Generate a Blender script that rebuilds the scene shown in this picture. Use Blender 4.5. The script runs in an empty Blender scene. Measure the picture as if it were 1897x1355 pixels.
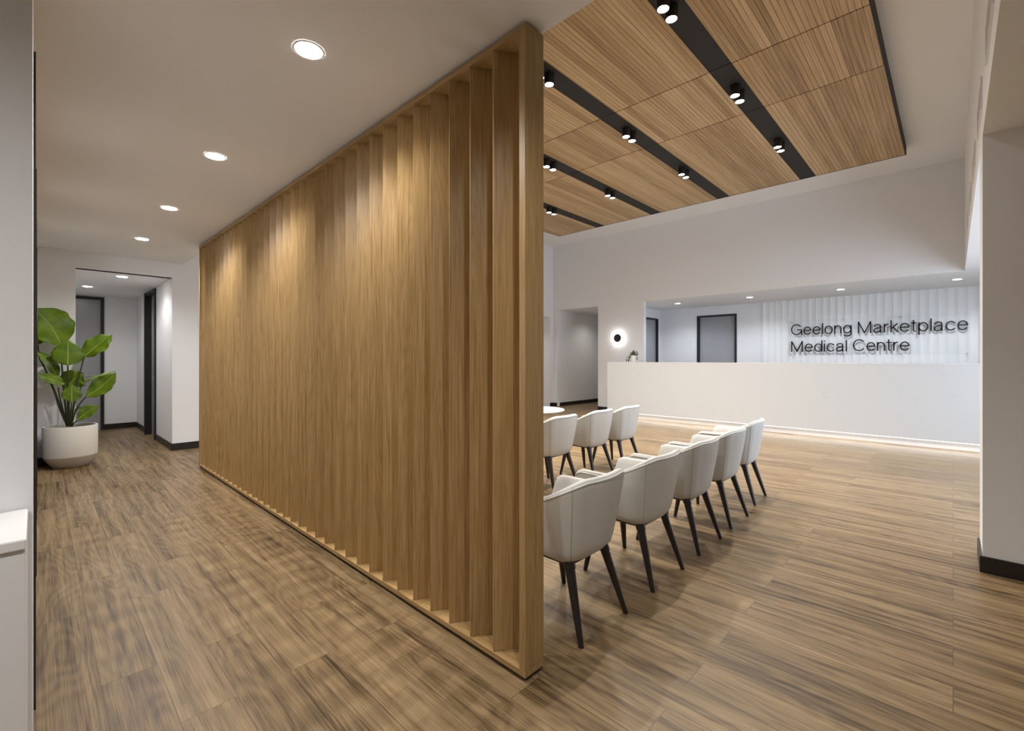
import bpy, math, random
from mathutils import Vector, Matrix
random.seed(4)
R = math.radians
D = bpy.data
SC = bpy.context.scene
COL = SC.collection

# ------------------------------------------------------------------ camera
YAW = R(46.1)
SN, CS = math.sin(YAW), math.cos(YAW)
EYE = 1.3
cam = D.objects.new('camera', D.cameras.new('camera'))
COL.objects.link(cam)
cam.location = (0, 0, EYE)
cam.rotation_euler = (R(90), 0, -YAW)
cam.data.sensor_width = 36
cam.data.lens = 849 / 1897 * 36
cam.data.shift_y = -11.5 / 1897
cam.data.clip_start = 0.02
SC.camera = cam

# ------------------------------------------------------------------ world, exposure
w = D.worlds.new('world'); SC.world = w; w.use_nodes = True
bg = w.node_tree.nodes['Background']
bg.inputs[0].default_value = (0.62, 0.78, 1.0, 1)
bg.inputs[1].default_value = 0.5
SC.view_settings.view_transform = 'Standard'
SC.view_settings.look = 'None'
SC.view_settings.gamma = 1
SC.view_settings.use_curve_mapping = False
SC.view_settings.exposure = 1.08

# lamp powers (W) and colours
P_SPOT, P_CORR, P_NICHE, P_RECEP, P_BACK, P_DAY = 104, 39, 16, 38, 6, 70
WARM = (1.0, 0.955, 0.885)
NEUT = (1.0, 0.98, 0.96)
COOL = (0.87, 0.92, 1.0)

def lamp(kind, loc, power, color, parent=None, rot=(0, 0, 0), size=0.05, spot=120, blend=1.0, sy=None, name='lamp'):
    l = D.lights.new(name, kind); l.energy = power; l.color = color
    if kind == 'SPOT':
        l.spot_size = R(spot); l.spot_blend = blend; l.shadow_soft_size = size
    elif kind == 'POINT':
        l.shadow_soft_size = size
    else:
        l.shape = 'RECTANGLE'; l.size = size; l.size_y = sy or size
    o = D.objects.new(name, l); COL.objects.link(o); o.location = loc; o.rotation_euler = rot
    if parent: o.parent = parent
    return o

# added cool fill, standing for light through an invented, unseen shopfront on the right
lamp('AREA', (6.9, -1.95, 1.35), P_DAY, (0.74, 0.84, 1.0), rot=(R(90), 0, 0), size=5.0, sy=2.3, name='daylight_fill')

# ------------------------------------------------------------------ materials
MAT = {}
def newmat(name):
    m = D.materials.new(name); m.use_nodes = True
    MAT[name] = m
    return m, m.node_tree.nodes, m.node_tree.links, m.node_tree.nodes['Principled BSDF']
def plain(name, col, rough=0.5, metal=0.0, bump=0.0, bscale=200, spec=0.5, emit=None, estr=0):
    m, n, l, b = newmat(name)
    b.inputs['Base Color'].default_value = (*col, 1)
    b.inputs['Roughness'].default_value = rough
    b.inputs['Metallic'].default_value = metal
    b.inputs['Specular IOR Level'].default_value = spec
    if emit:
        b.inputs['Emission Color'].default_value = (*emit, 1)
        b.inputs['Emission Strength'].default_value = estr
    tc = n.new('ShaderNodeTexCoord')
    nz = n.new('ShaderNodeTexNoise'); nz.inputs['Scale'].default_value = bscale
    l.new(tc.outputs['Object'], nz.inputs['Vector'])
    if bump:
        bp = n.new('ShaderNodeBump'); bp.inputs['Strength'].default_value = bump; bp.inputs['Distance'].default_value = 0.002
        l.new(nz.outputs['Fac'], bp.inputs['Height']); l.new(bp.outputs[0], b.inputs['Normal'])
    return m
WALL = plain('wall_paint', (0.84, 0.845, 0.865), 0.75, bump=0.08, bscale=350, spec=0.3)
CEIL = plain('ceiling_paint', (0.85, 0.85, 0.85), 0.85, bump=0.05, bscale=300, spec=0.2)
BLACK = plain('black_metal', (0.012, 0.012, 0.013), 0.45)
MATTE = plain('matte_black', (0.018, 0.018, 0.018), 0.7)
SKIRT = plain('black_skirting', (0.014, 0.012, 0.011), 0.4)
LEG = plain('stained_leg', (0.018, 0.014, 0.013), 0.38, bump=0.1, bscale=80)
FABRIC = plain('cream_vinyl', (0.62, 0.615, 0.59), 0.52, bump=0.15, bscale=500)
SEAM = plain('seam_thread', (0.40, 0.385, 0.36), 0.7)
WHITE = plain('white_laminate', (0.82, 0.82, 0.82), 0.35)
POTW = plain('white_ceramic', (0.74, 0.71, 0.66), 0.55, bump=0.1)
POTB = plain('beige_ceramic', (0.52, 0.46, 0.38), 0.7, bump=0.1)
SOIL = plain('soil', (0.03, 0.022, 0.015), 0.95, bump=1.0, bscale=60)
GREYG = plain('grey_glass', (0.36, 0.37, 0.39), 0.22)
LED = plain('led_white', (1, 1, 1), 0.5, emit=(1.0, 0.96, 0.90), estr=.8)
LENSW = plain('lens_glow', (1, 1, 1), 0.5, emit=(1.0, 0.95, 0.88), estr=45)
LENSC = plain('lens_glow_cool', (1, 1, 1), 0.5, emit=(0.93, 0.97, 1.0), estr=30)
STEM = plain('plant_stem', (0.05, 0.085, 0.015), 0.5)
STEMD = plain('plant_stem_dark', (0.035, 0.045, 0.014), 0.5)
RIB = plain('leaf_midrib', (0.34, 0.48, 0.07), 0.45)
STEEL = plain('brushed_steel', (0.55, 0.55, 0.55), 0.3, metal=1.0)
INK = plain('letter_black', (0.008, 0.008, 0.01), 0.35)
FLUTE = plain('white_fluted_panel', (0.86, 0.865, 0.87), 0.5)

def acrylic():
    m, n, l, b = newmat('clear_acrylic')
    out = n['Material Output']
    tr = n.new('ShaderNodeBsdfTransparent'); tr.inputs[0].default_value = (0.985, 0.99, 0.99, 1)
    gl = n.new('ShaderNodeBsdfGlossy'); gl.inputs['Roughness'].default_value = 0.05
    mx = n.new('ShaderNodeMixShader'); mx.inputs[0].default_value = 0.02
    l.new(tr.outputs[0], mx.inputs[1]); l.new(gl.outputs[0], mx.inputs[2]); l.new(mx.outputs[0], out.inputs[0])
    return m
ACRY = acrylic()

def ramp(n, stops):
    r = n.new('ShaderNodeValToRGB'); e = r.color_ramp.elements
    while len(e) > 1: e.remove(e[-1])
    e[0].position = stops[0][0]; e[0].color = (*stops[0][1], 1)
    for p, c in stops[1:]:
        x = e.new(p); x.color = (*c, 1)
    return r
def math_n(n, l, op, a, b=None, c=None):
    x = n.new('ShaderNodeMath'); x.operation = op
    for i, v in enumerate((a, b, c)):
        if v is None: continue
        if isinstance(v, (int, float)): x.inputs[i].default_value = v
        else: l.new(v, x.inputs[i])
    return x.outputs[0]
def mix(n, l, fac, a, b, mode='MIX'):
    x = n.new('ShaderNodeMix'); x.data_type = 'RGBA'; x.blend_type = mode
    for s, v in ((0, fac), (6, a), (7, b)):
        if isinstance(v, (int, float)): x.inputs[s].default_value = v
        elif isinstance(v, tuple): x.inputs[s].default_value = (*v, 1)
        else: l.new(v, x.inputs[s])
    return x.outputs[2]

def floor_mat():
    m, n, l, b = newmat('timber_floor')
    tc = n.new('ShaderNodeTexCoord')
    sp = n.new('ShaderNodeSeparateXYZ'); l.new(tc.outputs['Object'], sp.inputs[0])
    cb = n.new('ShaderNodeCombineXYZ'); l.new(sp.outputs[1], cb.inputs[0]); l.new(sp.outputs[0], cb.inputs[1])
    br = n.new('ShaderNodeTexBrick'); l.new(cb.outputs[0], br.inputs['Vector'])
    br.offset = 0.37; br.inputs['Scale'].default_value = 1
    br.inputs['Brick Width'].default_value = 1.22; br.inputs['Row Height'].default_value = 0.18
    br.inputs['Mortar Size'].default_value = 0.0012; br.inputs['Mortar Smooth'].default_value = 0.2
    br.inputs['Color1'].default_value = (0, 0, 0, 1); br.inputs['Color2'].default_value = (1, 1, 1, 1)
    br.inputs['Mortar'].default_value = (0.5, 0.5, 0.5, 1)
    rnd = n.new('ShaderNodeSeparateColor'); l.new(br.outputs['Color'], rnd.inputs[0])
    off = math_n(n, l, 'MULTIPLY', rnd.outputs[0], 37.0)
    def coord(sx, sy):
        c = n.new('ShaderNodeCombineXYZ')
        l.new(math_n(n, l, 'MULTIPLY', sp.outputs[0], sx), c.inputs[0])
        l.new(math_n(n, l, 'MULTIPLY', sp.outputs[1], sy), c.inputs[1])
        l.new(off, c.inputs[2]); return c.outputs[0]
    fine = n.new('ShaderNodeTexNoise'); fine.inputs['Scale'].default_value = 1; fine.inputs['Detail'].default_value = 6
    fine.inputs['Roughness'].default_value = 0.65; fine.inputs['Distortion'].default_value = 0.15
    l.new(coord(230, 3.6), fine.inputs['Vector'])
    broad = n.new('ShaderNodeTexNoise'); broad.inputs['Scale'].default_value = 1; broad.inputs['Detail'].default_value = 5
    broad.inputs['Distortion'].default_value = 0.6
    l.new(coord(24, 1.0), broad.inputs['Vector'])
    # cathedral figure: contour lines of a slow noise
    slow = n.new('ShaderNodeTexNoise'); slow.inputs['Scale'].default_value = 1; slow.inputs['Detail'].default_value = 1.0
    l.new(coord(5.0, 1.0), slow.inputs['Vector'])
    ring = math_n(n, l, 'SINE', math_n(n, l, 'MULTIPLY', slow.outputs['Fac'], 95.0))
    ring = math_n(n, l, 'MULTIPLY_ADD', ring, 0.5, 0.5)
    v = math_n(n, l, 'MULTIPLY_ADD', fine.outputs['Fac'], 0.5, math_n(n, l, 'MULTIPLY', broad.outputs['Fac'], 0.5))
    v = math_n(n, l, 'MULTIPLY_ADD', ring, 0.045, v)
    v = math_n(n, l, 'MULTIPLY_ADD', math_n(n, l, 'SUBTRACT', rnd.outputs[0], 0.5), 0.09, v)
    r = ramp(n, [(0.36, (0.045, 0.026, 0.010)), (0.43, (0.115, 0.072, 0.032)), (0.53, (0.215, 0.143, 0.069)), (0.66, (0.310, 0.218, 0.114))])
    l.new(v, r.inputs[0])
    col = mix(n, l, br.outputs['Fac'], r.outputs[0], (0.09, 0.055, 0.03))
    l.new(col, b.inputs['Base Color'])
    rr = math_n(n, l, 'MULTIPLY_ADD', fine.outputs['Fac'], 0.25, 0.30)
    l.new(rr, b.inputs['Roughness'])
    b.inputs['Specular IOR Level'].default_value = 0.42
    bp = n.new('ShaderNodeBump'); bp.inputs['Strength'].default_value = 0.25; bp.inputs['Distance'].default_value = 0.0015
    l.new(fine.outputs['Fac'], bp.inputs['Height']); l.new(bp.outputs[0], b.inputs['Normal'])
    return m
FLOOR = floor_mat()

def oak(name, axis, stops, fs=150, rough=0.42, figure=0.09):
    """oak veneer, grain along the given object axis, offset per object"""
    m, n, l, b = newmat(name)
    tc = n.new('ShaderNodeTexCoord'); oi = n.new('ShaderNodeObjectInfo')
    off = math_n(n, l, 'MULTIPLY', oi.outputs['Random'], 53.0)
    sp = n.new('ShaderNodeSeparateXYZ'); l.new(tc.outputs['Object'], sp.inputs[0])
    def coord(a, c_):
        c = n.new('ShaderNodeCombineXYZ')
        for i in range(3):
            l.new(math_n(n, l, 'ADD', math_n(n, l, 'MULTIPLY', sp.outputs[i], a if i != axis else c_), off), c.inputs[i])
        return c.outputs[0]
    fine = n.new('ShaderNodeTexNoise'); fine.inputs['Scale'].default_value = 1; fine.inputs['Detail'].default_value = 5
    fine.inputs['Roughness'].default_value = 0.6; l.new(coord(fs, fs * 0.02), fine.inputs['Vector'])
    slow = n.new('ShaderNodeTexNoise'); slow.inputs['Scale'].default_value = 1; slow.inputs['Detail'].default_value = 1.2
    l.new(coord(9, 0.75), slow.inputs['Vector'])
    ring = math_n(n, l, 'SINE', math_n(n, l, 'MULTIPLY', slow.outputs['Fac'], 110.0))
    ring = math_n(n, l, 'POWER', math_n(n, l, 'MULTIPLY_ADD', ring, 0.5, 0.5), 2.0)
    v = math_n(n, l, 'MULTIPLY_ADD', ring, -figure, fine.outputs['Fac'])
    v = math_n(n, l, 'MULTIPLY_ADD', math_n(n, l, 'SUBTRACT', oi.outputs['Random'], 0.3), 0.07, v)
    r = ramp(n, stops); l.new(v, r.inputs[0]); l.new(r.outputs[0], b.inputs['Base Color'])
    b.inputs['Roughness'].default_value = rough
    b.inputs['Specular IOR Level'].default_value = 0.4
    bp = n.new('ShaderNodeBump'); bp.inputs['Strength'].default_value = 0.12; bp.inputs['Distance'].default_value = 0.001
    l.new(fine.outputs['Fac'], bp.inputs['Height']); l.new(bp.outputs[0], b.inputs['Normal'])
    return m
OAKS = [(0.22, (0.25, 0.148, 0.054)), (0.46, (0.37, 0.235, 0.096)), (0.70, (0.46, 0.312, 0.140))]
OAKZ = oak('oak_vertical', 2, OAKS)
OAKY = oak('oak_lengthwise', 1, OAKS)

def panel_mat():
    """perforated, grooved oak: grooves run along X every 46 mm, board tones change across Y"""
    m, n, l, b = newmat('perforated_oak')
    tc = n.new('ShaderNodeTexCoord'); oi = n.new('ShaderNodeObjectInfo')
    sp = n.new('ShaderNodeSeparateXYZ'); l.new(tc.outputs['Object'], sp.inputs[0])
    x, y = sp.outputs[0], sp.outputs[1]
    rowf = math_n(n, l, 'MULTIPLY', y, 1 / 0.046)
    row = math_n(n, l, 'FLOOR', rowf)
    fr = math_n(n, l, 'FRACT', rowf)
    dist = math_n(n, l, 'ABSOLUTE', math_n(n, l, 'SUBTRACT', fr, 0.5))     # 0.5 at the groove
    groove = math_n(n, l, 'GREATER_THAN', dist, 0.44)
    dots = math_n(n, l, 'SINE', math_n(n, l, 'MULTIPLY', x, 2 * math.pi / 0.018))
    dots = math_n(n, l, 'MULTIPLY_ADD', math_n(n, l, 'GREATER_THAN', dots, 0.0), 0.65, 0.35)
    g = math_n(n, l, 'MULTIPLY', groove, dots)
    wn = n.new('ShaderNodeTexWhiteNoise'); wn.noise_dimensions = '2D'
    cb = n.new('ShaderNodeCombineXYZ')
    l.new(math_n(n, l, 'FLOOR', math_n(n, l, 'MULTIPLY', y, 1 / 0.092)), cb.inputs[0]); l.new(oi.outputs['Random'], cb.inputs[1])
    l.new(cb.outputs[0], wn.inputs['Vector'])
    fine = n.new('ShaderNodeTexNoise'); fine.inputs['Scale'].default_value = 1; fine.inputs['Detail'].default_value = 4
    c2 = n.new('ShaderNodeCombineXYZ')
    l.new(math_n(n, l, 'MULTIPLY', x, 1.6), c2.inputs[0]); l.new(math_n(n, l, 'MULTIPLY', y, 75), c2.inputs[1])
    l.new(math_n(n, l, 'MULTIPLY', oi.outputs['Random'], 31), c2.inputs[2]); l.new(c2.outputs[0], fine.inputs['Vector'])
    v = math_n(n, l, 'MULTIPLY_ADD', wn.outputs['Value'], 0.30, math_n(n, l, 'MULTIPLY', fine.outputs['Fac'], 0.7))
    r = ramp(n, [(0.24, (0.30, 0.185, 0.075)), (0.50, (0.53, 0.365, 0.180)), (0.73, (0.70, 0.52, 0.30))])
    l.new(v, r.inputs[0])
    col = mix(n, l, g, r.outputs[0], (0.05, 0.026, 0.01))
    l.new(col, b.inputs['Base Color']); b.inputs['Roughness'].default_value = 0.5
    return m
PANEL = panel_mat()

def marble():
    m, n, l, b = newmat('white_marble')
    tc = n.new('ShaderNodeTexCoord')
    nz = n.new('ShaderNodeTexNoise'); nz.inputs['Scale'].default_value = 1.1; nz.inputs['Detail'].default_value = 7
    nz.inputs['Distortion'].default_value = 1.3; l.new(tc.outputs['Object'], nz.inputs['Vector'])
    d = math_n(n, l, 'ABSOLUTE', math_n(n, l, 'SUBTRACT', nz.outputs['Fac'], 0.5))
    vein = ramp(n, [(0.0, (1, 1, 1)), (0.006, (0, 0, 0))]); l.new(d, vein.inputs[0])
    n2 = n.new('ShaderNodeTexNoise'); n2.inputs['Scale'].default_value = 2.2; n2.inputs['Detail'].default_value = 3
    l.new(tc.outputs['Object'], n2.inputs['Vector'])
    gate = ramp(n, [(0.52, (0, 0, 0)), (0.68, (1, 1, 1))]); l.new(n2.outputs['Fac'], gate.inputs[0])
    f = math_n(n, l, 'MULTIPLY', vein.outputs[0], gate.outputs[0])
    f = math_n(n, l, 'MULTIPLY', f, 0.45)
    l.new(mix(n, l, f, (0.66, 0.665, 0.67), (0.42, 0.43, 0.45)), b.inputs['Base Color'])
    b.inputs['Roughness'].default_value = 0.28
    return m
MARBLE = marble()

def leafmat():
    m, n, l, b = newmat('plant_leaf')
    tc = n.new('ShaderNodeTexCoord')
    wv = n.new('ShaderNodeTexWave'); wv.inputs['Scale'].default_value = 9; wv.inputs['Distortion'].default_value = 1.0
    wv.bands_direction = 'Y'
    l.new(tc.outputs['UV'], wv.inputs['Vector'])
    nz = n.new('ShaderNodeTexNoise'); nz.inputs['Scale'].default_value = 7; l.new(tc.outputs['Object'], nz.inputs['Vector'])
    c = ramp(n, [(0.3, (0.060, 0.115, 0.002)), (0.7, (0.150, 0.245, 0.005))]); l.new(nz.outputs['Fac'], c.inputs[0])
    col = mix(n, l, math_n(n, l, 'MULTIPLY', wv.outputs['Fac'], 0.22), c.outputs[0], (0.045, 0.10, 0.008))
    l.new(col, b.inputs['Base Color']); b.inputs['Roughness'].default_value = 0.45; b.inputs['Specular IOR Level'].default_value = 0.25
    b.inputs['Transmission Weight'].default_value = 0.0
    bp = n.new('ShaderNodeBump'); bp.inputs['Strength'].default_value = 0.3; bp.inputs['Distance'].default_value = 0.004
    l.new(wv.outputs['Fac'], bp.inputs['Height']); l.new(bp.outputs[0], b.inputs['Normal'])
    return m
LEAF = leafmat()
IVY = plain('ivy_leaf', (0.05, 0.085, 0.03), 0.5)

# ------------------------------------------------------------------ mesh helpers
class MB:
    def __init__(s): s.v = []; s.f = []; s.uv = None
    def box(s, x0, x1, y0, y1, z0, z1):
        b = len(s.v)
        s.v += [(x, y, z) for z in (z0, z1) for y in (y0, y1) for x in (x0, x1)]
        s.f += [tuple(b + i for i in q) for q in ((0, 2, 3, 1), (4, 5, 7, 6), (0, 1, 5, 4), (2, 6, 7, 3), (0, 4, 6, 2), (1, 3, 7, 5))]
        return s
    def prism(s, pts, z0, z1):
        b = len(s.v); k = len(pts)
        s.v += [(x, y, z0) for x, y in pts] + [(x, y, z1) for x, y in pts]
        s.f.append(tuple(b + i for i in reversed(range(k)))); s.f.append(tuple(b + k + i for i in range(k)))
        for i in range(k):
            j = (i + 1) % k; s.f.append((b + i, b + j, b + k + j, b + k + i))
        return s
    def rings(s, rings, closed=True, caps=True):
        b = len(s.v); k = len(rings[0])
        for r in rings: s.v += [tuple(p) for p in r]
        for i in range(len(rings) - 1):
            for j in range(k if closed else k - 1):
                j2 = (j + 1) % k
                s.f.append((b + i * k + j, b + i * k + j2, b + (i + 1) * k + j2, b + (i + 1) * k + j))
        if caps:
            s.f.append(tuple(b + j for j in reversed(range(k))))
            s.f.append(tuple(b + (len(rings) - 1) * k + j for j in range(k)))
        return s
    def lathe(s, prof, cx=0, cy=0, k=40, caps=True):
        return s.rings([[(cx + r * math.cos(2 * math.pi * j / k), cy + r * math.sin(2 * math.pi * j / k), z) for j in range(k)] for r, z in prof], True, caps)
    def tube(s, pts, rad, k=8, caps=True):
        pts = [Vector(p) for p in pts]; rings = []
        n = len(pts)
        up = Vector((0, 0, 1))
        prev = None
        for i, p in enumerate(pts):
            t = (pts[min(i + 1, n - 1)] - pts[max(i - 1, 0)]).normalized()
            if prev is None:
                a = t.cross(up if abs(t.z) < 0.9 else Vector((1, 0, 0))).normalized()
            else:
                a = (prev - t * prev.dot(t)).normalized()
            prev = a; b2 = t.cross(a)
            r = rad[i] if isinstance(rad, (list, tuple)) else rad
            rings.append([p + (a * math.cos(2 * math.pi * j / k) + b2 * math.sin(2 * math.pi * j / k)) * r for j in range(k)])
        return s.rings(rings, True, caps)
    def mesh(s, name, mat, smooth=False):
        me = D.meshes.new(name); me.from_pydata(s.v, [], s.f); me.materials.append(mat)
        if smooth:
            me.polygons.foreach_set('use_smooth', [True] * len(me.polygons))
            me.set_sharp_from_angle(angle=R(40))
        me.update(); return me
    def obj(s, name, mat, parent=None, loc=(0, 0, 0), rot=(0, 0, 0), smooth=False, bevel=0, seg=2, label=None):
        o = D.objects.new(name, s.mesh(name, mat, smooth)); COL.objects.link(o)
        o.location = loc; o.rotation_euler = rot
        if parent: o.parent = parent
        if bevel:
            m = o.modifiers.new('bevel', 'BEVEL'); m.width = bevel; m.segments = seg; m.limit_method = 'ANGLE'
        if label: o['label'] = label
        return o
def structure(name, mb, mat, **k):
    o = mb.obj(name, mat, **k); o['kind'] = 'structure'; return o
def tag(o, label, cat, group=None):
    o['label'] = label; o['category'] = cat
    if group: o['group'] = group
    return o
def thing(name, label, cat, loc=(0, 0, 0), rz=0, group=None):
    o = D.objects.new(name, None); COL.objects.link(o); o.location = loc; o.rotation_euler = (0, 0, rz)
    o.empty_display_size = 0.1
    return tag(o, label, cat, group)
def kids(o): return [c for c in D.objects if c.parent == o]
def copy_tree(o, parent=None):
    c = o.copy(); COL.objects.link(c)
    if parent: c.parent = parent
    for ch in kids(o): copy_tree(ch, c)
    return c

# ------------------------------------------------------------------ the rooms
LC, HC = 2.667, 4.42            # low and high ceiling
YE, XF = 8.0, 9.96              # far wall of the hall, bulkhead over the counter
VX, VY = 1.475, -0.13           # near corner of the ceiling void
structure('floor', MB().box(-3.2, 14, -4.2, 13, -0.12, 0), FLOOR)
c = MB()
c.box(-3.2, VX, -4.2, YE, LC, LC + .14)
c.box(VX, 4.4, -4.2, VY, LC, LC + .14)
c.box(4.4, 12.3, -1.75, VY, LC, LC + .14)
c.box(XF + .12, 12.3, VY, 6.2, LC, LC + .14).box(XF, XF + .12, VY, 5.27, LC, LC + .14)
c.box(XF + .12, 13.5, 6.2, 10.5, LC - .015, LC + .125)
structure('ceiling', c, CEIL)
structure('ceiling_void', MB().box(VX - .1, XF + .1, VY - .15, YE + .12, HC, HC + .1), CEIL)
structure('ceiling_niche', MB().box(-.4, 1.5, YE + .02, 11.5, 2.461, 2.55), CEIL)
# walls round the void, above the low ceiling
structure('wall_bulkhead_left', MB().box(VX - .1, VX, VY - .15, YE, LC + .14, HC), WALL)
structure('wall_bulkhead_right', MB().box(VX, XF, VY - .15, VY, LC + .14, HC), WALL)
wf = MB().box(XF, XF + .12, VY - .15, YE + .12, LC + .14, HC)
wf.box(XF, XF + .12, 5.27, 6.535, 0, LC)
wf.box(XF, XF + .12, 7.86, YE, 0, LC)
wf.box(XF, XF + .12, 6.535, 7.86, LC - .015, LC + .14)
wf.box(XF, XF + .12, 5.27, 6.535, LC, LC + .14)
wf.box(XF, XF + .12, 7.86, YE + .12, LC, LC + .14)
wf.box(XF, XF + .12, YE, YE + .12, 0, LC)
structure('wall_reception_front', wf, WALL)
# far wall of the hall: niche on the left, recess on the right
we = MB().box(-.2, .35, YE, YE + .12, 0, LC + .14)
we.box(.35, 1.345, YE, YE + .12, 2.461, LC + .14)
we.box(1.345, VX, YE, YE + .12, 0, LC + .14)
we.box(VX, 8.1, YE, YE + .12, 0, HC)
we.box(8.1, 9.82, YE, YE + .12, 2.465, HC)
we.box(9.82, XF, YE, YE + .12, 0, HC)
structure('wall_end', we, WALL)
structure('wall_recess', MB().box(7.9, 10.1, 8.75, 8.87, 0, 2.6).box(7.9, 8.1, YE + .12, 8.75, 0, 2.6).box(8.1, 9.82, YE + .12, 8.75, 2.465, 2.6).box(9.82, 9.96, YE + .12, 8.75, 0, 2.6), WALL)
# niche
NX, ND = 1.345, 11.3
structure('wall_niche_left', MB().box(-.32, -.2, YE, ND + .12, 0, 2.461), WALL)
wn_ = MB().box(NX, NX + .14, YE + .12, 9.24, 0, 2.461)
wn_.box(NX, NX + .14, 10.12, ND + .12, 0, 2.461).box(NX, NX + .14, 9.24, 10.12, 2.44, 2.461)
structure('wall_niche_right', wn_, WALL)
structure('wall_niche_back', MB().box(-.2, -.06, ND, ND + .12, 0, 2.461).box(.876, NX, ND, ND + .12, 0, 2.461).box(-.06, .876, ND, ND + .12, 2.44, 2.461), WALL)
# left wall and its end, wall behind, right wall
structure('wall_left', MB().box(-.16, -.006, 1.87, YE, 0, LC).box(-3.0, -.006, 1.75, 1.87, 0, LC), WALL)
structure('wall_behind', MB().box(-3.0, 4.4, -4.12, -4.0, 0, LC), WALL)
structure('wall_behind_left', MB().box(-3.12, -3.0, -4.12, 1.87, 0, LC), WALL)
structure('wall_right', MB().box(4.01, 4.4, -4.0, VY, 0, LC), WALL)
# invented, unseen shopfront right of the hall, to account for the cool light
structure('wall_invented_shopfront', MB().box(4.4, 12.3, -1.75, -1.63, 2.45, LC).box(9.9, 12.3, -1.75, -1.63, 0, 2.45), WALL)
# reception back room
BX = 12.10
wb = MB().box(BX, BX + .14, -1.63, 3.88, 0, LC).box(BX, BX + .14, 4.865, 5.9, 0, LC).box(BX, BX + .14, 3.88, 4.865, 2.44, LC)
structure('wall_back', wb, WALL)
structure('wall_back_left', MB().box(XF + .12, 11.16, 5.9, 6.02, 0, LC).box(11.96, BX + .14, 5.9, 6.02, 0, LC).box(11.16, 11.96, 5.9, 6.02, 2.42, LC), WALL)
# passage past the counter
structure('wall_passage_left', MB().box(XF + .12, 12.6, 7.86, 7.98, 0, LC - .015), WALL)
structure('wall_passage_end', MB().box(12.45, 12.57, 6.02, 7.86, 0, LC - .015), WALL)
structure('wall_passage_right', MB().box(XF + .12, 12.45, 6.42, 6.535, 0, LC - .015), WALL)

# skirtings
def skirt(name, x0, x1, y0, y1, h=.1): structure(name, MB().box(x0, x1, y0, y1, 0.0005, h), SKIRT, bevel=.003)
skirt('baseboard_right', 3.997, 4.01, -4.0, VY + .013)
skirt('baseboard_right_end', 4.01, 4.4, VY, VY + .013)
skirt('baseboard_end_left', -.006, .35, YE - .013, YE)
skirt('baseboard_end', 1.345, 8.1, YE - .013, YE)
skirt('baseboard_end_right', 9.82, XF - .013, YE - .013, YE)
skirt('baseboard_niche_right', NX - .013, NX, YE - .013, 9.24)
skirt('baseboard_niche_corner', NX - .013, NX, 10.12, ND)
skirt('baseboard_niche_back', .876, NX - .013, ND - .013, ND)
skirt('baseboard_front', XF - .013, XF, 5.69, 6.535)
skirt('baseboard_front_end', XF - .013, XF, 7.86, YE - .013)
skirt('baseboard_recess', 8.1, 9.82, 8.737, 8.75)
skirt('baseboard_passage_left', XF + .12, 12.45, 7.847, 7.86)
skirt('baseboard_passage_end', 12.437, 12.45, 6.535, 7.847)
skirt('baseboard_behind', -3.0, 3.997, -4.0, -3.987)

# glazing of the invented shopfront, out of view
for i in range(3):
    x0 = 4.4 + i * 1.835
    fr = MB().box(x0, x0 + .05, -1.72, -1.66, 0, 2.45).box(x0 + 1.785, x0 + 1.835, -1.72, -1.66, 0, 2.45)
    fr.box(x0 + .05, x0 + 1.785, -1.72, -1.66, 2.40, 2.45).box(x0 + .05, x0 + 1.785, -1.72, -1.66, 0, .06)
    wo = structure('invented_window_%d' % (i + 1), fr, BLACK)
    MB().box(x0 + .05, x0 + 1.785, -1.695, -1.685, .06, 2.40).obj('pane', ACRY, wo)

# ------------------------------------------------------------------ doors
def lever(parent, loc, along, out):
    """door handle: rose, neck and lever"""
    a, o_ = Vector(along), Vector(out)
    p = Vector(loc)
    m = MB(); m.tube([p, p + o_ * .012], .024, 16); m.tube([p + o_ * .01, p + o_ * .05, p + o_ * .052 + a * .01, p + o_ * .052 + a * .12], .009, 10)
    return m.obj('door_handle', STEEL, parent, smooth=True)
# door in the back of the niche
d = structure('door_1', MB().box(-.012, .826, ND + .03, ND + .07, .006, 2.39), GREYG)
MB().box(-.06, -.012, ND - .02, ND + .1, 0, 2.44).box(.826, .876, ND - .02, ND + .1, 0, 2.44).box(-.012, .826, ND - .02, ND + .1, 2.39, 2.44).obj('door_frame', BLACK, d)
lever(d, (.74, ND + .03, 1.0), (-1, 0, 0), (0, -1, 0))
# door in the right side of the niche
d = structure('door_2', MB().box(NX + .05, NX + .09, 9.29, 10.07, .006, 2.39), GREYG)
MB().box(NX - .025, NX + .11, 9.24, 9.29, 0, 2.44).box(NX - .045, NX + .11, 10.02, 10.12, 0, 2.44).box(NX - .025, NX + .11, 9.29, 10.02, 2.39, 2.44).obj('door_frame', BLACK, d)
lever(d, (NX + .05, 9.38, 1.0), (0, 1, 0), (-1, 0, 0))
# door behind the counter
d = structure('door_3', MB().box(BX + .07, BX + .11, 3.93, 4.815, .006, 2.39), GREYG)
MB().box(BX - .02, BX + .12, 3.88, 3.925, 0, 2.44).box(BX - .02, BX + .12, 4.82, 4.865, 0, 2.44).box(BX - .02, BX + .12, 3.925, 4.82, 2.395, 2.44).obj('door_frame', BLACK, d)
lever(d, (BX + .07, 4.02, 1.0), (0, 1, 0), (-1, 0, 0))
# door at the left end of the reception
d = structure('door_4', MB().box(11.20, 11.92, 5.94, 5.98, .006, 2.38), GREYG)
MB().box(11.16, 11.20, 5.88, 6.0, 0, 2.42).box(11.92, 11.96, 5.88, 6.0, 0, 2.42).box(11.20, 11.92, 5.88, 6.0, 2.38, 2.42).obj('door_frame', BLACK, d)
lever(d, (11.28, 5.94, 1.0), (1, 0, 0), (0, -1, 0))
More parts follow.
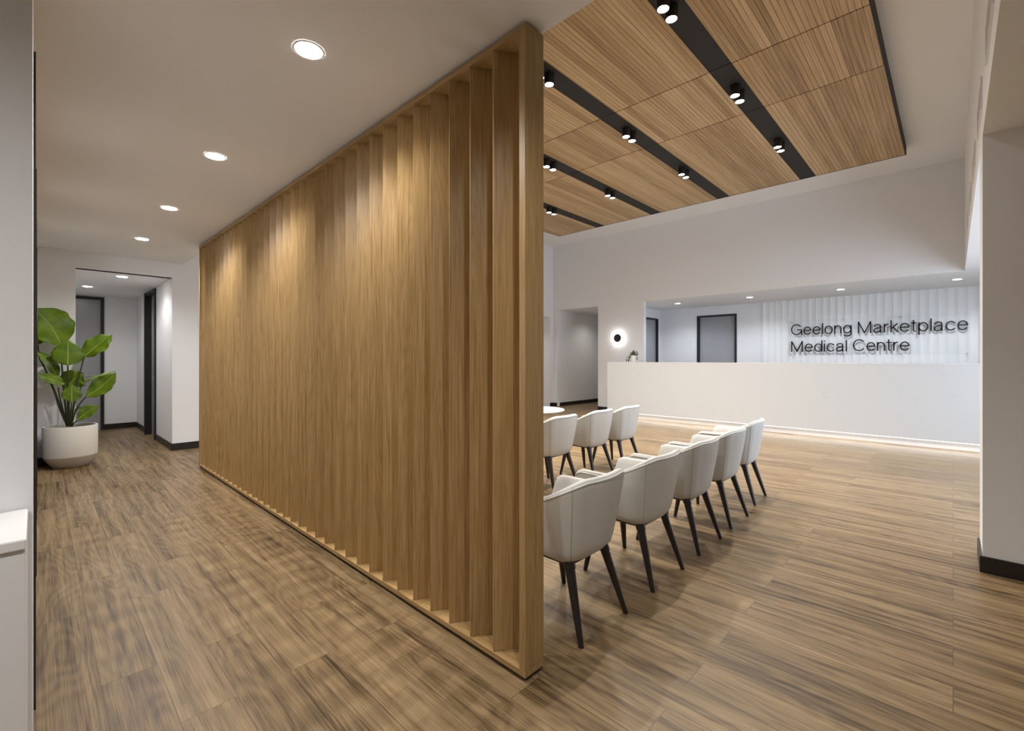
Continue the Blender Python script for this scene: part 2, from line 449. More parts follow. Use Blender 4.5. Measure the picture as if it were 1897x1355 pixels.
# the doors along the left wall, seen edge on
for i, (y0, px) in enumerate(((2.45, .0005), (3.95, .004), (5.35, .007), (6.75, .011))):
    d = structure('door_%d' % (5 + i), MB().box(-.0055, -.002, y0 + .05, y0 + .93, .006, 2.39), GREYG)
    MB().box(-.0055, px, y0, y0 + .05, 0, 2.44).box(-.0055, px, y0 + .93, y0 + .98, 0, 2.44).box(-.0055, px, y0 + .05, y0 + .93, 2.39, 2.44).obj('door_frame', BLACK, d)

# ------------------------------------------------------------------ air grilles on the bulkhead
places = ['nearest one, cut by the photo top', 'second from the camera', 'middle one of the five', 'fourth from the camera', 'farthest from the camera']
for i in range(5):
    x0 = 2.87 + i * 1.16
    g = thing('air_grille', 'white air grille on the ceiling recess side, ' + places[i], 'air grille', (x0, VY, 2.84), 0, 'air grilles along the ceiling recess')
    MB().box(0, .58, .0, .008, 0, .02).box(0, .58, .0, .008, .18, .2).box(0, .02, .0, .008, .02, .18).box(.56, .58, .0, .008, .02, .18).obj('frame', WHITE, g)
    MB().box(.02, .56, .0005, .002, .02, .18).obj('backing', MATTE, g, label='black backing')
    b = MB()
    for k in range(6): b.box(.02, .56, .003, .006, .03 + k * .025, .037 + k * .025)
    b.obj('louvres', WHITE, g)

# ------------------------------------------------------------------ slatted oak screen
SX0, SX1, SY0, SY1 = 1.36, 1.475, 1.235, 6.53
scr = thing('slatted_screen', 'long full height oak screen of angled vertical slats dividing the corridor from the waiting area', 'room divider', (SX0, SY0, 0))
LX, LY = SX1 - SX0, SY1 - SY0
MB().box(.012, LX - .012, .012, LY - .012, 0, .018).obj('plinth', MATTE, scr, label='recessed black plinth')
MB().box(.012, LX - .012, .012, LY - .012, LC - .012, LC - .001).obj('shadow_gap', MATTE, scr, label='black shadow gap strip')
MB().box(0, LX, 0, LY, .018, .043).obj('base_rail', OAKY, scr, bevel=.0015)
MB().box(0, LX, 0, LY, LC - .040, LC - .012).obj('top_rail', OAKY, scr, bevel=.0015)
for y in (0, LY - .034):
    MB().box(0, LX, 0, .034, 0, LC - .083).obj('end_board', OAKZ, scr, loc=(0, y, .043), bevel=.0015)
ang = R(-33)
fl = (LX - .012) / math.cos(ang)
fd, fn = Vector((math.cos(ang), math.sin(ang))), Vector((-math.sin(ang), math.cos(ang)))
slat_mesh = MB().prism([(0, 0), (fd.x * fl, fd.y * fl), (fd.x * fl + fn.x * .019, fd.y * fl + fn.y * .019), (fn.x * .019, fn.y * .019)], 0, LC - .083).mesh('slat', OAKZ)
for k in range(34):
    o = D.objects.new('slat', slat_mesh); COL.objects.link(o); o.parent = scr
    o.location = (.003, 1.422 + .151 * k - SY0, .043)
    if k == 0: bm_ = o.modifiers.new('bevel', 'BEVEL'); bm_.width = .0015; bm_.segments = 1

# ------------------------------------------------------------------ timber ceiling raft
RZ = 4.29
rows = [(.505, 1.61), (1.83, 2.945), (3.165, 4.28), (4.50, 5.615), (5.835, 6.89)]
cols = [(2.04, 4.87), (4.87, 5.98), (5.98, 8.81)]
rown = ['beside the right edge of the timber ceiling', 'in the second row of panels from the right', 'in the middle row of panels', 'in the fourth row of panels from the right', 'in the leftmost row of panels']
coln = ['long near', 'short middle', 'long far']
for i, (y0, y1) in enumerate(rows):
    for j, (x0, x1) in enumerate(cols):
        p = MB().box(.007, x1 - x0 - .007, 0, y1 - y0, 0, .02).obj('ceiling_panel', PANEL, loc=(x0, y0, RZ))
        tag(p, 'grooved and perforated oak ceiling panel, the %s one %s' % (coln[j], rown[i]), 'ceiling panel', 'perforated oak ceiling panels')
fr = thing('ceiling_raft_frame', 'black suspended frame carrying the oak ceiling panels and its thin dark edge', 'ceiling frame', (0, 0, RZ))
f = MB()
f.box(2.03, 8.815, .49, .504, -.001, .125).box(2.03, 8.815, 6.891, 6.905, -.001, .125)
f.box(8.811, 8.822, .49, 6.905, -.001, .125).box(2.02, 2.035, .49, 6.905, -.001, .125)
f.obj('edge_trim', MATTE, fr)
MB().box(2.035, 8.811, .504, 6.891, .025, .125).obj('backing', MATTE, fr)
chn = ['rightmost', 'second from the right', 'third from the right', 'leftmost']
SPY = []
for i in range(4):
    y0, y1 = rows[i][1] + .002, rows[i + 1][0] - .002
    t = thing('lighting_channel', 'matt black recessed lighting channel between oak panels, %s of the four' % chn[i], 'lighting channel', (0, y0, RZ), 0, 'black lighting channels in the ceiling')
    for x0, x1 in cols:
        MB().box(x0 + .004, x1 - .004, 0, y1 - y0, .006, .022).obj('channel_section', MATTE, t)
    SPY.append((y0 + y1) / 2)

# twin spotlights
def make_spot():
    t = thing('twin_spotlight', 'x', 'spotlight')
    MB().box(-.13, .13, -.035, .035, .108, .114).obj('mounting_plate', BLACK, t)
    for sx in (-.078, .078):
        b = MB().lathe([(.052, .106), (.052, .0), (.045, .0), (.042, .010), (.040, .020)], sx, 0, 32, False)
        b.lathe([(.0005, .1065), (.052, .106)], sx, 0, 32, False)
        h = b.obj('housing', BLACK, t, smooth=True)
        MB().lathe([(.0005, .006), (.043, .006), (.043, .016), (.0005, .016)], sx, 0, 32).obj('lens', LENSW, t)
    return t
first = make_spot()
xn = ['nearest the camera', 'in the middle', 'nearest the far wall']
for i, y in enumerate(SPY):
    for j, x in enumerate((3.66, 5.385, 7.075)):
        t = first if (i == 0 and j == 0) else copy_tree(first)
        t.location = (x, y, RZ - .107)
        tag(t, 'black twin spotlight under the %s black ceiling channel, %s' % (chn[i], xn[j]), 'spotlight', 'twin spotlights on the oak ceiling')
        for sx in (-.078, .078):
            lamp('SPOT', (x + sx, y, RZ - .115), P_SPOT / 2, WARM, size=.012, spot=122, blend=.9, name='spot_lamp')

# ------------------------------------------------------------------ recessed downlights
def downlight(loc, label, group, power, color, lens, spot=150):
    t = thing('downlight', label, 'downlight', loc, 0, group)
    MB().lathe([(.066, -.0005), (.065, -.003), (.057, -.004), (.055, -.0005)], 0, 0, 40, False).obj('trim_ring', WHITE, t, smooth=True)
    MB().lathe([(.0005, -.0045), (.056, -.0045), (.056, -.0008), (.0005, -.0008)], 0, 0, 40).obj('lens', lens, t)
    if power: lamp('SPOT', (0, 0, -.012), power, color, t, size=.05, spot=spot, blend=.6, name='downlight_or_fill')
    return t
cn = ['largest, nearest the camera', 'second from the camera', 'third from the camera', 'farthest, just before the niche']
for i in range(4):
    downlight((.836, 2.05 + 1.525 * i, LC), 'round white recessed downlight in the corridor ceiling, ' + cn[i], 'corridor downlights', P_CORR, NEUT, LENSW)
downlight((.84, 8.4, 2.461), 'round downlight in the low niche ceiling, right and nearer one', 'niche downlights', P_NICHE, NEUT, LENSW)
downlight((.57, 9.93, 2.461), 'round downlight in the low niche ceiling, left and deeper one', 'niche downlights', P_NICHE, NEUT, LENSW)
rn = ['leftmost, left of the dark door', 'second from the left, above the dark door', 'third from the left, above the lettering', 'rightmost, above the end of the lettering']
for i, y in enumerate((4.86, 3.225, 1.58, -.05)):
    downlight((10.9, y, LC), 'round downlight in the reception ceiling, ' + rn[i], 'reception downlights', P_RECEP, COOL, LENSC)
tag(MB().lathe([(.0005, -.001), (.11, -.001), (.11, -.008), (.06, -.012), (.0005, -.012)], 0, 0, 32).obj('ceiling_air_vent', WHITE, loc=(10.76, 2.43, LC), smooth=True),
    'small flat round white air vent in the reception ceiling between two downlights', 'air vent')
# invented, unseen fill lamps above and behind the camera, without fixtures
for x, y, k in ((-.9, .55, 9), (.836, .525, 6), (.836, -1.0, 5), (2.6, -2.4, .7)):
    lamp('SPOT', (x, y, LC - .012), P_BACK * k, NEUT, size=.05, spot=150, blend=.9, name='downlight_or_fill')
lamp('SPOT', (11.2, 7.2, LC - .03), 14, WARM, size=.05, spot=140, name='downlight_or_fill')  # unseen lamp added to brighten the passage, no fixture
lamp('SPOT', (9.0, 8.4, 2.45), 10, WARM, size=.05, spot=140, name='downlight_or_fill')  # unseen lamp added to brighten the recess, no fixture

# ------------------------------------------------------------------ reception counter
ct = thing('reception_counter', 'long white marble reception counter with glowing strip along its foot', 'counter', (0, 0, 0))
KX = 9.05
MB().box(KX, KX + .04, -1.0, 5.69, .12, 1.205).obj('front_panel', MARBLE, ct, bevel=.002)
MB().box(KX, 9.65, -1.0, 5.69, 1.205, 1.235).obj('counter_top', MARBLE, ct, bevel=.002)
MB().box(KX + .04, XF - .001, 5.65, 5.69, .0, 1.205).box(KX + .0, KX + .04, 5.65, 5.69, .0, .12).obj('end_panel', MARBLE, ct)
MB().box(KX + .10, KX + .12, -1.0, 5.65, .0, .12).obj('kickboard', WHITE, ct)
MB().box(KX + .045, KX + .06, -1.0, 5.65, .105, .12).obj('led_strip', LED, ct, label='glowing white strip light')
lamp('AREA', (KX + .05, 2.3, .10), 5, (1.0, .95, .88), ct, rot=(0, R(40), 0), size=.02, sy=6.6, name='strip_lamp')

# small trailing pot plant on the counter
pp = thing('trailing_pot_plant', 'small white pot with trailing green ivy standing on the left end of the marble counter', 'pot plant', (9.42, 5.22, 1.236))
MB().lathe([(.0005, 0), (.055, 0), (.07, .05), (.078, .15), (.071, .15), (.066, .13), (.0005, .128)], 0, 0, 32).obj('pot', POTW, pp, smooth=True)
lv = MB(); st = MB()
rr = random.Random(8)
def ivy_leaf(p, s):
    n_ = Vector((rr.uniform(-1, 1), rr.uniform(-1, 1), rr.uniform(-.2, 1))).normalized()
    a = n_.orthogonal().normalized(); b = n_.cross(a)
    th = rr.uniform(0, 6.28); a, b = a * math.cos(th) + b * math.sin(th), b * math.cos(th) - a * math.sin(th)
    out = [(0, 0), (.5, .3), (.45, .7), (0, 1.1), (-.45, .7), (-.5, .3)]
    b0 = len(lv.v)
    for x, y in out: lv.v.append(tuple(p + a * x * s + b * y * s + n_ * abs(x) * s * .3))
    lv.f.append((b0, b0 + 1, b0 + 2, b0 + 3)); lv.f.append((b0, b0 + 3, b0 + 4, b0 + 5))
for k in range(95):
    th = rr.uniform(0, 6.28); r_ = rr.uniform(0, .085); ivy_leaf(Vector((r_ * math.cos(th), r_ * math.sin(th), .15 + rr.uniform(0, .10) * (1.1 - r_ * 6))), rr.uniform(.02, .034))
for vx, vy, L_ in ((-.03, .12, .22), (-.06, .16, .22), (.0, .13, .2), (-.08, .07, .16), (-.03, -.09, .12)):
    pts = []
    for q in range(9):
        t_ = q / 8
        pts.append(Vector((vx * min(1, t_ * 1.6), vy * min(1, t_ * 1.6), max(.034, .16 + .03 * math.sin(t_ * 3) - L_ * max(0, t_ - .2)))))
    st.tube(pts, .0022, 5)
    for p in pts[2:]:
        for _ in range(2): ivy_leaf(p + Vector((rr.uniform(-.01, .01), rr.uniform(-.01, .01), 0)), rr.uniform(.02, .03))
o = lv.obj('foliage', IVY, pp); o['kind'] = 'stuff'
st.obj('trailing_stems', STEMD, pp, smooth=True)

# ------------------------------------------------------------------ wall lamp
s = thing('wall_lamp', 'round black disc wall lamp with a glowing halo on the wall above the counter end', 'wall lamp', (XF, 5.94, 1.822), 0)
def xdisc(x0, x1, r): return MB().rings([[(x, r * math.cos(2 * math.pi * j / 48), r * math.sin(2 * math.pi * j / 48)) for j in range(48)] for x in (x0, x1)])
xdisc(-.045, -.055, .102).obj('disc_shade', MATTE, s, smooth=True)
xdisc(-.0005, -.045, .035).obj('mount', WHITE, s, smooth=True)
xdisc(-.030, -.044, .06).obj('light_ring', LENSW, s, label='glowing ring behind the disc')
for j in range(6):
    th = j * math.pi / 3
    lamp('POINT', (-.036, .078 * math.cos(th), .078 * math.sin(th)), .2, NEUT, s, size=.008, name='halo_lamp')

# ------------------------------------------------------------------ fluted wall panel
FY0, FY1, nf = -.33, 3.27, 27
pts = []
fw = (FY1 - FY0) / nf
for k in range(nf):
    for q in range(10):
        t_ = q / 10
        pts.append((BX - .020 - .018 * (1 - math.sin(math.pi * t_) ** .8), FY0 + (k + t_) * fw))
pts.append((BX - .038, FY1))
m_ = MB(); m_.rings([[(x, y, z) for x, y in pts] for z in (.0, LC - .001)], False, False)
m_.box(BX - .046, BX - .0005, FY1, FY1 + .012, 0, LC - .001).box(BX - .046, BX - .0005, FY0 - .012, FY0, 0, LC - .001)
fp = m_.obj('fluted_wall_panel', FLUTE)
tag(fp, 'white vertically fluted panel covering the reception back wall behind the lettering', 'wall panel')

# ------------------------------------------------------------------ sign
PXN = 12.02
sg = thing('wall_sign', 'clear acrylic sign with thin black lettering on the white fluted wall', 'sign', (0, 0, 0))
MB().box(PXN, PXN + .008, -.235, 2.745, 1.385, 2.19).obj('acrylic_panel', ACRY, sg)
for y in (2.68, 1.70, .76, -.185):
    for z in (1.41, 2.15):
        MB().rings([[(x, y + .011 * math.cos(a_ * math.pi / 8), z + .011 * math.sin(a_ * math.pi / 8)) for a_ in range(16)] for x in (PXN - .012, BX - .046)]).obj('standoff', STEEL, sg, smooth=True)
def arc(cx, cy, rx, ry, a0, a1, n_=22):
    return [(cx + rx * math.cos(R(a0 + (a1 - a0) * i / n_)), cy + ry * math.sin(R(a0 + (a1 - a0) * i / n_))) for i in range(n_ + 1)]
def smooth_pl(p, n_=6):
    out = []
    for i in range(len(p) - 1):
        p0, p1, p2, p3 = p[max(i - 1, 0)], p[i], p[i + 1], p[min(i + 2, len(p) - 1)]
        for k in range(n_):
            t_ = k / n_
            out.append(tuple(.5 * (2 * b + (c_ - a) * t_ + (2 * a - 5 * b + 4 * c_ - d_) * t_ * t_ + (3 * b - a - 3 * c_ + d_) * t_ ** 3) for a, b, c_, d_ in zip(p0, p1, p2, p3)))
    return out + [p[-1]]
G = {
 'G': (.90, [arc(.44, .5, .40, .465, 35, 322), [(.47, .475), (.845, .475), (.845, .0)], [(.755, .214), (.80, .28), (.835, .36)]]),
 'C': (.84, [arc(.44, .5, .40, .465, 37, 323)]),
 'M': (.96, [[(.045, 0), (.045, 1)], [(.045, .97), (.46, .03)], [(.46, .03), (.875, .97)], [(.875, 0), (.875, 1)]]),
 'e': (.61, [arc(.305, .365, .265, .33, 4, 328) , [(.05, .385), (.568, .385)]]),
 'o': (.62, [arc(.31, .365, .27, .33, 0, 360, 32)]),
 'c': (.56, [arc(.305, .365, .265, .33, 35, 325)]),
 'l': (.09, [[(.045, 0), (.045, 1)]]),
 'i': (.09, [[(.045, 0), (.045, .73)], [(.045, .89), (.045, 1)]]),
 'n': (.54, [[(.045, 0), (.045, .73)], arc(.27, .43, .225, .265, 180, 0) + [(.495, 0)]]),
 'r': (.33, [[(.045, 0), (.045, .73)], arc(.30, .42, .255, .275, 180, 88)]),
 't': (.32, [[(.135, .94), (.135, .14)] + arc(.235, .14, .10, .10, 180, 285, 8), [(0, .695), (.30, .695)]]),
 'p': (.61, [[(.045, .73), (.045, -.27)], arc(.305, .365, .26, .33, 0, 360, 32)]),
 'd': (.61, [[(.565, 1), (.565, 0)], arc(.305, .365, .26, .33, 0, 360, 32)]),
 'g': (.61, [[(.565, .73), (.565, -.02)] + arc(.305, -.02, .26, .21, 0, -158), arc(.305, .375, .26, .32, 0, 360, 32)]),
 'k': (.50, [[(.045, 0), (.045, 1)], [(.45, .72), (.05, .29)], [(.19, .43), (.48, .0)]]),
 'a': (.58, [smooth_pl([(.07, .50), (.11, .63), (.27, .70), (.43, .65), (.475, .53)]) + [(.475, .10)] + arc(.535, .10, .06, .065, 180, 280, 6),
             smooth_pl([(.475, .42), (.33, .385), (.13, .34), (.045, .20), (.10, .06), (.24, .03), (.40, .10), (.475, .26)])]),
}
TH = .090
def stroke(mb, pts2, x0, y0, sx, sz, depth):
    pts2 = [p for i, p in enumerate(pts2) if i == 0 or math.dist(p, pts2[i - 1]) > 1e-5]
    n_ = len(pts2); L2, R2 = [], []
    closed = math.dist(pts2[0], pts2[-1]) < 1e-4
    P2 = [Vector((p[0] * sx, p[1] * sz)) for p in pts2]
    h_ = TH * sz / 2
    for i, p in enumerate(P2):
        if closed and i in (0, n_ - 1): d1 = P2[1] - P2[0]; d0 = P2[-1] - P2[-2]
        else:
            d0 = P2[i] - P2[i - 1] if i > 0 else P2[1] - P2[0]
            d1 = P2[i + 1] - P2[i] if i < n_ - 1 else P2[-1] - P2[-2]
        d0 = d0.normalized(); d1 = d1.normalized()
        t_ = (d0 + d1).normalized(); nn = Vector((-t_.y, t_.x)); k_ = h_ / max(.45, t_.dot(d1))
        L2.append(p + nn * k_); R2.append(p - nn * k_)
    rings = []
    for a, b in zip(L2, R2):
        rings.append([(PXN - .0005, y0 - (x0 + a.x), a.y), (PXN - depth, y0 - (x0 + a.x), a.y), (PXN - depth, y0 - (x0 + b.x), b.y), (PXN - .0005, y0 - (x0 + b.x), b.y)])
    mb.rings(rings)
def word(txt, ya, yb, zb, cap=.246):
    gap = .105
    adv = 0; xs = []
    for ch in txt: xs.append(adv); adv += G[ch][0] + gap
    tot = adv - gap
    sx = (ya - yb) / tot
    for ch, x in zip(txt, xs):
        mb = MB()
        for s_ in G[ch][1]: stroke(mb, s_, x * sx, ya, sx, cap, .02)
        o = mb.obj('letter', INK, sg, loc=(0, 0, zb)); o['label'] = 'letter ' + ch
word('Geelong', 2.674, 1.551, 1.852)
word('Marketplace', 1.445, -.206, 1.845)
word('Medical', 2.674, 1.631, 1.468)
word('Centre', 1.528, .62, 1.474)

# ------------------------------------------------------------------ tub chairs
def tub_chair():
    t = thing('tub_chair', 'x', 'chair')
    def outline(wf_, wb_, yf, yb, r, bow):
        """U from left front along the back to right front"""
        P = []
        for i in range(13): q = i / 12; P.append((-(wf_ + (wb_ - wf_) * q), yf + (yb + r - yf) * q))
        for i in range(1, 9):
            a = math.pi + (math.pi / 2) * i / 9; P.append((-wb_ + r + r * math.cos(a), yb + r + r * math.sin(a)))
        for i in range(0, 13):
            q = i / 12; x = (-wb_ + r) + 2 * (wb_ - r) * q; P.append((x, yb - bow * (1 - (2 * q - 1) ** 2)))
        left = P[:21]
        P += [(-x, y) for x, y in reversed(left)]
        return [Vector((x, y)) for x, y in P]
    bot = outline(.185, .20, .235, -.165, .085, .012)
    top = outline(.262, .270, .285, -.225, .13, .018)
    n_ = len(bot)
    # height of the top edge along the U
    s_ = [0]
    for i in range(1, n_): s_.append(s_[-1] + (top[i] - top[i - 1]).length)
    tot = s_[-1]
    def ztop(s):
        d_ = abs(s - tot / 2)                    # distance from the middle of the back
        f = min(1, max(0, (d_ - .14) / .38)); f = f * f * (3 - 2 * f)
        z = .742 - .122 * f
        e = min(s, tot - s)
        if e < .07: z -= .10 * (1 - math.sqrt(max(0, 1 - (1 - e / .07) ** 2)))
        return z
    rings = []; edge = []; seamL = None
    ctr = Vector((0, .06))
    for i in range(n_):
        tg = (top[min(i + 1, n_ - 1)] - top[max(i - 1, 0)]).normalized()
        nin = Vector((tg.y, -tg.x))
        if nin.dot(ctr - top[i]) < 0: nin = -nin
        zt = ztop(s_[i]); z0 = .337
        ring = []
        prof = []
        for q in (0, .03, .08, .16, .28, .42, .56, .70, .82, .92, .97):
            g = 1 - (1 - q) ** 1.25
            p = bot[i].lerp(top[i], g)
            rnd = .030 * (max(0, 1 - q / .12)) ** 2
            p = p + nin * rnd
            prof.append((p, z0 + (zt - z0 - .01) * q))
        ring = [Vector((p.x, p.y, z)) for p, z in prof]
        o_ = top[i]
        for a, b in ((.006, -.003), (.016, .003), (.028, .002), (.038, -.008)):
            p = o_ + nin * a; ring.append(Vector((p.x, p.y, zt + b)))
        for q in (.85, .6, .4, .22):
            g = 1 - (1 - q) ** 1.25
            p = bot[i].lerp(top[i], g) + nin * (.044 + .012 * (1 - q)); ring.append(Vector((p.x, p.y, z0 + (zt - z0) * q)))
        p = bot[i] + nin * .055; ring.append(Vector((p.x, p.y, .37)))
        rings.append(ring)
        pe = o_ + nin * .0005; edge.append((pe.x, pe.y, zt - .014))
    m = MB().rings(rings)
    sh = m.obj('upholstered_shell', FABRIC, t, smooth=True)
    sh.data.set_sharp_from_angle(angle=R(70))
    MB().tube(edge, .0045, 6).obj('piping', FABRIC, t, smooth=True)
    for idx in (17, n_ - 18):
        MB().tube([rings[idx][k] for k in range(1, 12)], .0022, 5).obj('seam', SEAM, t, smooth=True, label='vertical stitched seam')
    # seat cushion
    c_ = MB()
    def rr_(w_, y0, y1, r, z):
        P = []
        for cx_, cy_, a0 in ((w_ - r, y1 - r, 0), (-w_ + r, y1 - r, 90), (-w_ + r, y0 + r, 180), (w_ - r, y0 + r, 270)):
            for k in range(6): a = R(a0 + 18 * k); P.append((cx_ + r * math.cos(a), cy_ + r * math.sin(a), z))
        return P
    c_.rings([rr_(.16, -.10, .23, .06, .36), rr_(.19, -.13, .27, .07, .375), rr_(.20, -.14, .285, .07, .41), rr_(.20, -.14, .28, .07, .445), rr_(.175, -.12, .255, .06, .465), rr_(.12, -.07, .20, .05, .47)])
    c_.obj('seat_cushion', FABRIC, t, smooth=True)
    MB().rings([rr_(.165, -.135, .225, .06, .328), rr_(.17, -.142, .23, .06, .334), rr_(.165, -.135, .225, .06, .345)]).obj('seat_base', BLACK, t, label='thin black seat base')
    for x0, y0, x1, y1 in ((-.145, -.115, -.195, -.222), (.145, -.115, .195, -.222), (-.145, .175, -.235, .205), (.145, .175, .235, .205)):
        a, b = Vector((x0, y0, .345)), Vector((x1, y1, .0))
        ring = []
        for q, r in ((0, .0285), (.09, .028), (.095, .0245), (.5, .0195), (1, .0125)):
            p = a.lerp(b, q)
            ring.append([(p.x + r * math.cos(2 * math.pi * k / 20), p.y + r * math.sin(2 * math.pi * k / 20), p.z) for k in range(20)])
        MB().rings(ring).obj('leg', LEG, t, smooth=True)
    return t
chair = tub_chair()
row1 = [(1.90, 1.43, 0), (2.585, 1.43, 0), (3.245, 1.435, 0), (3.897, 1.45, 0), (4.62, 1.50, 3)]
n1 = ['half hidden by the oak screen, nearest the camera', 'second from the oak screen', 'in the middle of the row of five', 'second from the far end', 'at the far end, nearest the counter']
row2 = [(3.66, 2.99, 0), (4.345, 2.99, 0), (4.95, 2.98, 0)]
n2 = ['half hidden by the oak screen', 'in the middle of its three', 'nearest the marble counter']
for k, ((x, y, a), nm) in enumerate(zip(row1 + row2, n1 + n2)):
    t = chair if k == 0 else copy_tree(chair)
    t.location = (x, y, 0); t.rotation_euler = (0, 0, R(a))
    if k < 5: tag(t, 'cream tub chair in the front row, ' + nm, 'chair', 'tub chairs of the front row')
    else: tag(t, 'cream tub chair in the back row, ' + nm, 'chair', 'tub chairs of the back row')

# round coffee table
tb = thing('coffee_table', 'low round white table partly hidden behind the oak screen, beyond the back row of chairs', 'table', (5.92, 5.15, 0))
MB().lathe([(.0005, .425), (.48, .425), (.50, .435), (.50, .445), (.49, .45), (.0005, .45)], 0, 0, 64).obj('table_top', WHITE, tb, smooth=True)
MB().lathe([(.03, .02), (.03, .425)], 0, 0, 24).obj('pedestal', WHITE, tb, smooth=True)
MB().lathe([(.0005, 0), (.25, 0), (.25, .008), (.05, .022), (.0005, .022)], 0, 0, 40).obj('base', WHITE, tb, smooth=True)

# white cabinet at the left edge of the frame
cb_ = thing('white_cabinet', 'plain white cabinet corner against the wall at the lower left edge of the photo', 'cabinet', (0, 0, 0))
MB().box(-.75, -.0145, 1.458, 1.74, .0, .885).obj('body', WHITE, cb_, bevel=.003)
MB().box(-.76, -.0135, 1.452, 1.745, .885, .91).obj('top', WHITE, cb_, bevel=.004)

# ------------------------------------------------------------------ big potted plant
PC = (.296, 7.745)
Z0 = PC[0] * SN + PC[1] * CS
def at(u, v, d=0.0):
    """point at photo position (u, v), d metres behind the vertical plane through the pot"""
    t_ = (u - 948.5) / 849
    Z = (PC[0] * back.x + PC[1] * back.y + d) / ((SN + CS * t_) * back.x + (CS - SN * t_) * back.y)
    return Vector((Z * (SN + CS * t_), Z * (CS - SN * t_), EYE + (666 - v) * Z / 849))
back = Vector((SN + CS * -.963, CS + SN * .963, 0)).normalized()     # away from the viewer
pl = thing('potted_plant', 'tall green plant with paddle shaped leaves in a round white pot at the corridor end', 'potted plant', (PC[0], PC[1], 0))
inv = Vector((PC[0], PC[1], 0))
MB().lathe([(.243, .135), (.247, .15), (.247, .49), (.243, .497), (.228, .497), (.225, .49), (.225, .45), (.0005, .45)], 0, 0, 64).obj('pot', POTW, pl, smooth=True)
MB().lathe([(.0005, .0), (.15, .0), (.165, .008), (.20, .06), (.235, .115), (.243, .135), (.0005, .135)], 0, 0, 64).obj('pot_base', POTB, pl, smooth=True, label='beige tapered lower part of the pot')
MB().lathe([(.0005, .462), (.1, .465), (.2245, .455), (.2245, .451), (.0005, .451)], 0, 0, 40).obj('soil', SOIL, pl, smooth=True)
back = Vector((SN + CS * -.963, CS + SN * .963, 0)).normalized()     # away from the viewer
side = Vector((-back.y, back.x, 0)) * -1                             # to the right in the view
def stem(p0, p1, bend=(0, 0, 0), r0=.011, r1=.006, mat=STEMD):
    p0, p1 = Vector(p0), Vector(p1)
    m_ = (p0 + p1) / 2 + Vector(bend)
    pts = []
    for i in range(13):
        q = i / 12; pv = p0 * (1 - q) ** 2 + m_ * 2 * q * (1 - q) + p1 * q * q - inv; pv.x = max(pv.x, .02 - inv.x); pts.append(pv)
    MB().tube(pts, [r0 + (r1 - r0) * i / 12 for i in range(13)], 8).obj('stem', mat, pl, smooth=True)
def leaf(b, tip, width, normal, bend=(0, 0, 0), fold=.25, peak=.42, wav=.012, seed=0, curl=0.0):
    b, tip = Vector(b) - inv, Vector(tip) - inv
    nrm = Vector(normal).normalized(); m_ = (b + tip) / 2 + Vector(bend)
    rg = random.Random(seed)
    N, K = 30, 7
    mb = MB(); uv = []; mid = []
    ph = rg.uniform(0, 6)
    for i in range(N + 1):
        q = i / N
        c_ = b * (1 - q) ** 2 + m_ * 2 * q * (1 - q) + tip * q * q
        tg = ((m_ - b) * (1 - q) + (tip - m_) * q).normalized()
        sd = tg.cross(nrm).normalized(); nn = sd.cross(tg).normalized()
        e = q ** (math.log(.5) / math.log(peak))
        wd = width / 2 * max(.004, math.sin(math.pi * e)) ** .72 * (1 if q < .6 else 1 - .55 * ((q - .6) / .4) ** 2)
        mv = c_ - nn * .0015; mv.x = max(mv.x, .016 - inv.x); mid.append(mv)
        for j in range(-K, K + 1):
            x = j / K
            jit = 1 + .035 * math.sin(ph + q * 31 + (x > 0) * 2) * abs(x) ** 3
            lift = fold * abs(x) * wd + wav * math.sin(q * 17 + ph + (2 if x > 0 else 0)) * abs(x) ** 2 - curl * wd * x * x
            pv = c_ + sd * x * wd * jit + nn * lift
            mb.v.append((max(pv.x, .016 - inv.x), min(pv.y, YE - .03 - inv.y), pv.z)); uv.append((x, q))
    k2 = 2 * K + 1
    for i in range(N):
        for j in range(k2 - 1):
            mb.f.append((i * k2 + j, i * k2 + j + 1, (i + 1) * k2 + j + 1, (i + 1) * k2 + j))
    o = mb.obj('leaf', LEAF, pl, smooth=True)
    ul = o.data.uv_layers.new(name='uv')
    for lp in o.data.loops: ul.data[lp.index].uv = uv[lp.vertex_index]
    sm = o.modifiers.new('thick', 'SOLIDIFY'); sm.thickness = .0015
    MB().tube(mid, [.0045 * (1 - .75 * i / N) + .0006 for i in range(N + 1)], 6).obj('midrib', RIB, o, smooth=True, label='pale green midrib')
    return o
UP = Vector((0, 0, 1))
root = lambda du, d=0: at(129 + du, 790, d)
fwd = -back
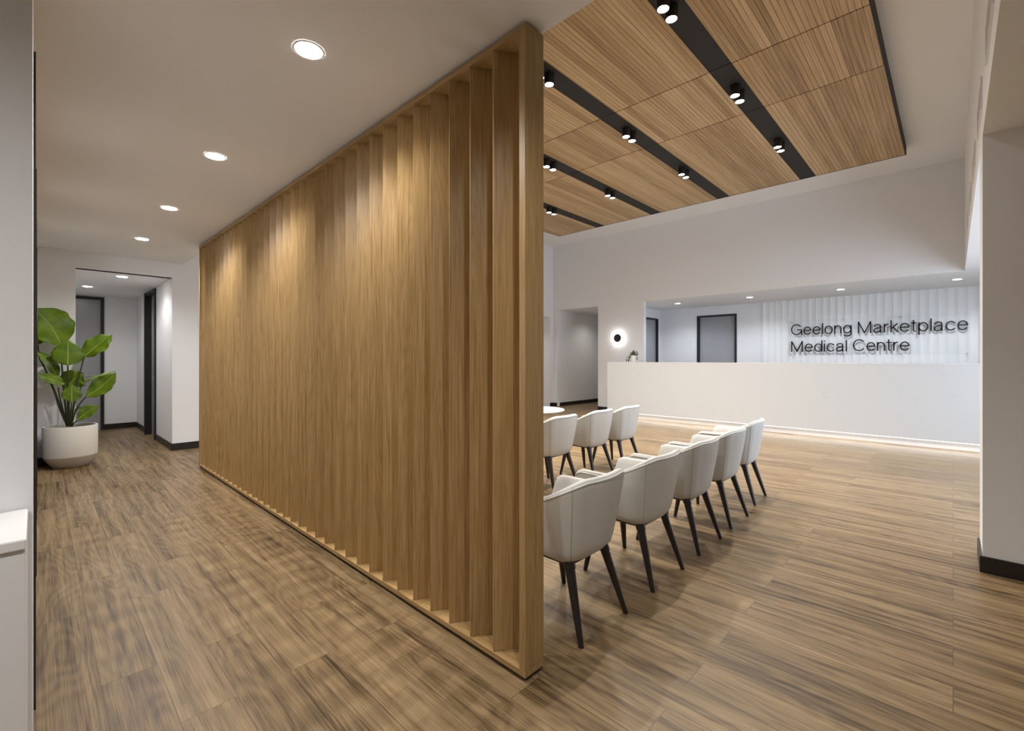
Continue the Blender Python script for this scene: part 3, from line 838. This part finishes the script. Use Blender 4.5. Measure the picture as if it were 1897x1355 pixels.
# (base px, tip px, depth offsets, width, normal, bend)
J1 = at(113, 640, .02); stem(root(-3, .05), J1, side * -.02, .012, .007); leaf(J1, at(60, 572, -.02), .44, fwd + UP * .25 + side * .3, side * .03 + UP * .09, .12, .45, .015, 1)
J2 = at(125.5, 677, -.12); stem(root(-1, -.03), J2, (0, 0, 0), .014, .007); leaf(J2, at(126.5, 629, -.04), .29, fwd + UP * .15, fwd * .03, .06, .40, .006, 2, .12)
J3 = at(156.5, 661, .0); stem(root(3, .02), J3, side * -.03 + UP * .03, .011, .006); leaf(J3, at(208, 620, .05), .25, fwd * .8 + UP * .5 - side * .35, UP * .045 + side * .02, .35, .40, .014, 3, .2)
J4 = at(160.5, 735, -.08); stem(root(4, -.02), J4, side * -.05 + UP * .05, .010, .006); leaf(J4, at(215, 690, -.12), .215, fwd + UP * .35 - side * .3, UP * -.02 + side * .03, .15, .48, .008, 4)
J4b = at(157, 706, .12); stem(root(3, .06), J4b, side * -.05 + UP * .04, .009, .005); leaf(J4b, at(214, 688, .16), .16, UP + fwd * .12, UP * .04, -.2, .45, .01, 41)
J5 = at(124, 722, .10); stem(root(-2, .06), J5, (0, 0, 0), .010, .006); leaf(J5, at(155, 692, .10), .26, fwd + UP * .2 + side * .2, UP * .05 - side * .03, .1, .5, .01, 5)
J6 = at(132.8, 745, -.20); stem(root(0, -.1), J6, fwd * .02, .010, .006); leaf(J6, at(133, 712, -.16), .18, fwd + UP * .1, fwd * .02, .05, .42, .004, 6, .1)
J7 = at(64, 652, .06); stem(root(-5, .07), J7, side * -.02 + UP * .25, .010, .006); leaf(J7, at(109, 707, -.02), .145, fwd * .6 + UP * .6 + side * .35, UP * .10 + side * .04, .2, .5, .008, 7)
J8 = at(121, 712, -.05); stem(root(-4, 0), at(101, 723, -.05), side * -.04 + UP * .05, .009, .006); leaf(J8, at(66, 693, -.10), .135, fwd * .75 + UP * .6, UP * -.01, .3, .45, .008, 8)
stem(root(-2, .02), at(108, 718, -.02), side * -.03 + UP * .04, .009, .006)
J9 = at(143.5, 779, -.14); stem(root(4, -.08), J9, side * -.01, .008, .005); leaf(J9, at(184, 752, -.15), .15, fwd + UP * .5 - side * .3, UP * .035, .2, .5, .006, 9)
J10 = at(136, 763, .08); stem(root(2, .06), J10, (0, 0, 0), .007, .004); leaf(J10, at(155, 755, .06), .07, fwd * .5 + UP, UP * .01, .2, .5, .004, 10)
leaf(at(66, 640, .18), at(74, 600, .2), .18, fwd + side * .4, (0, 0, 0), .1, .5, .01, 12)
stem(root(-4, .09), at(66, 640, .18), side * -.05 + UP * .2, .009, .006)
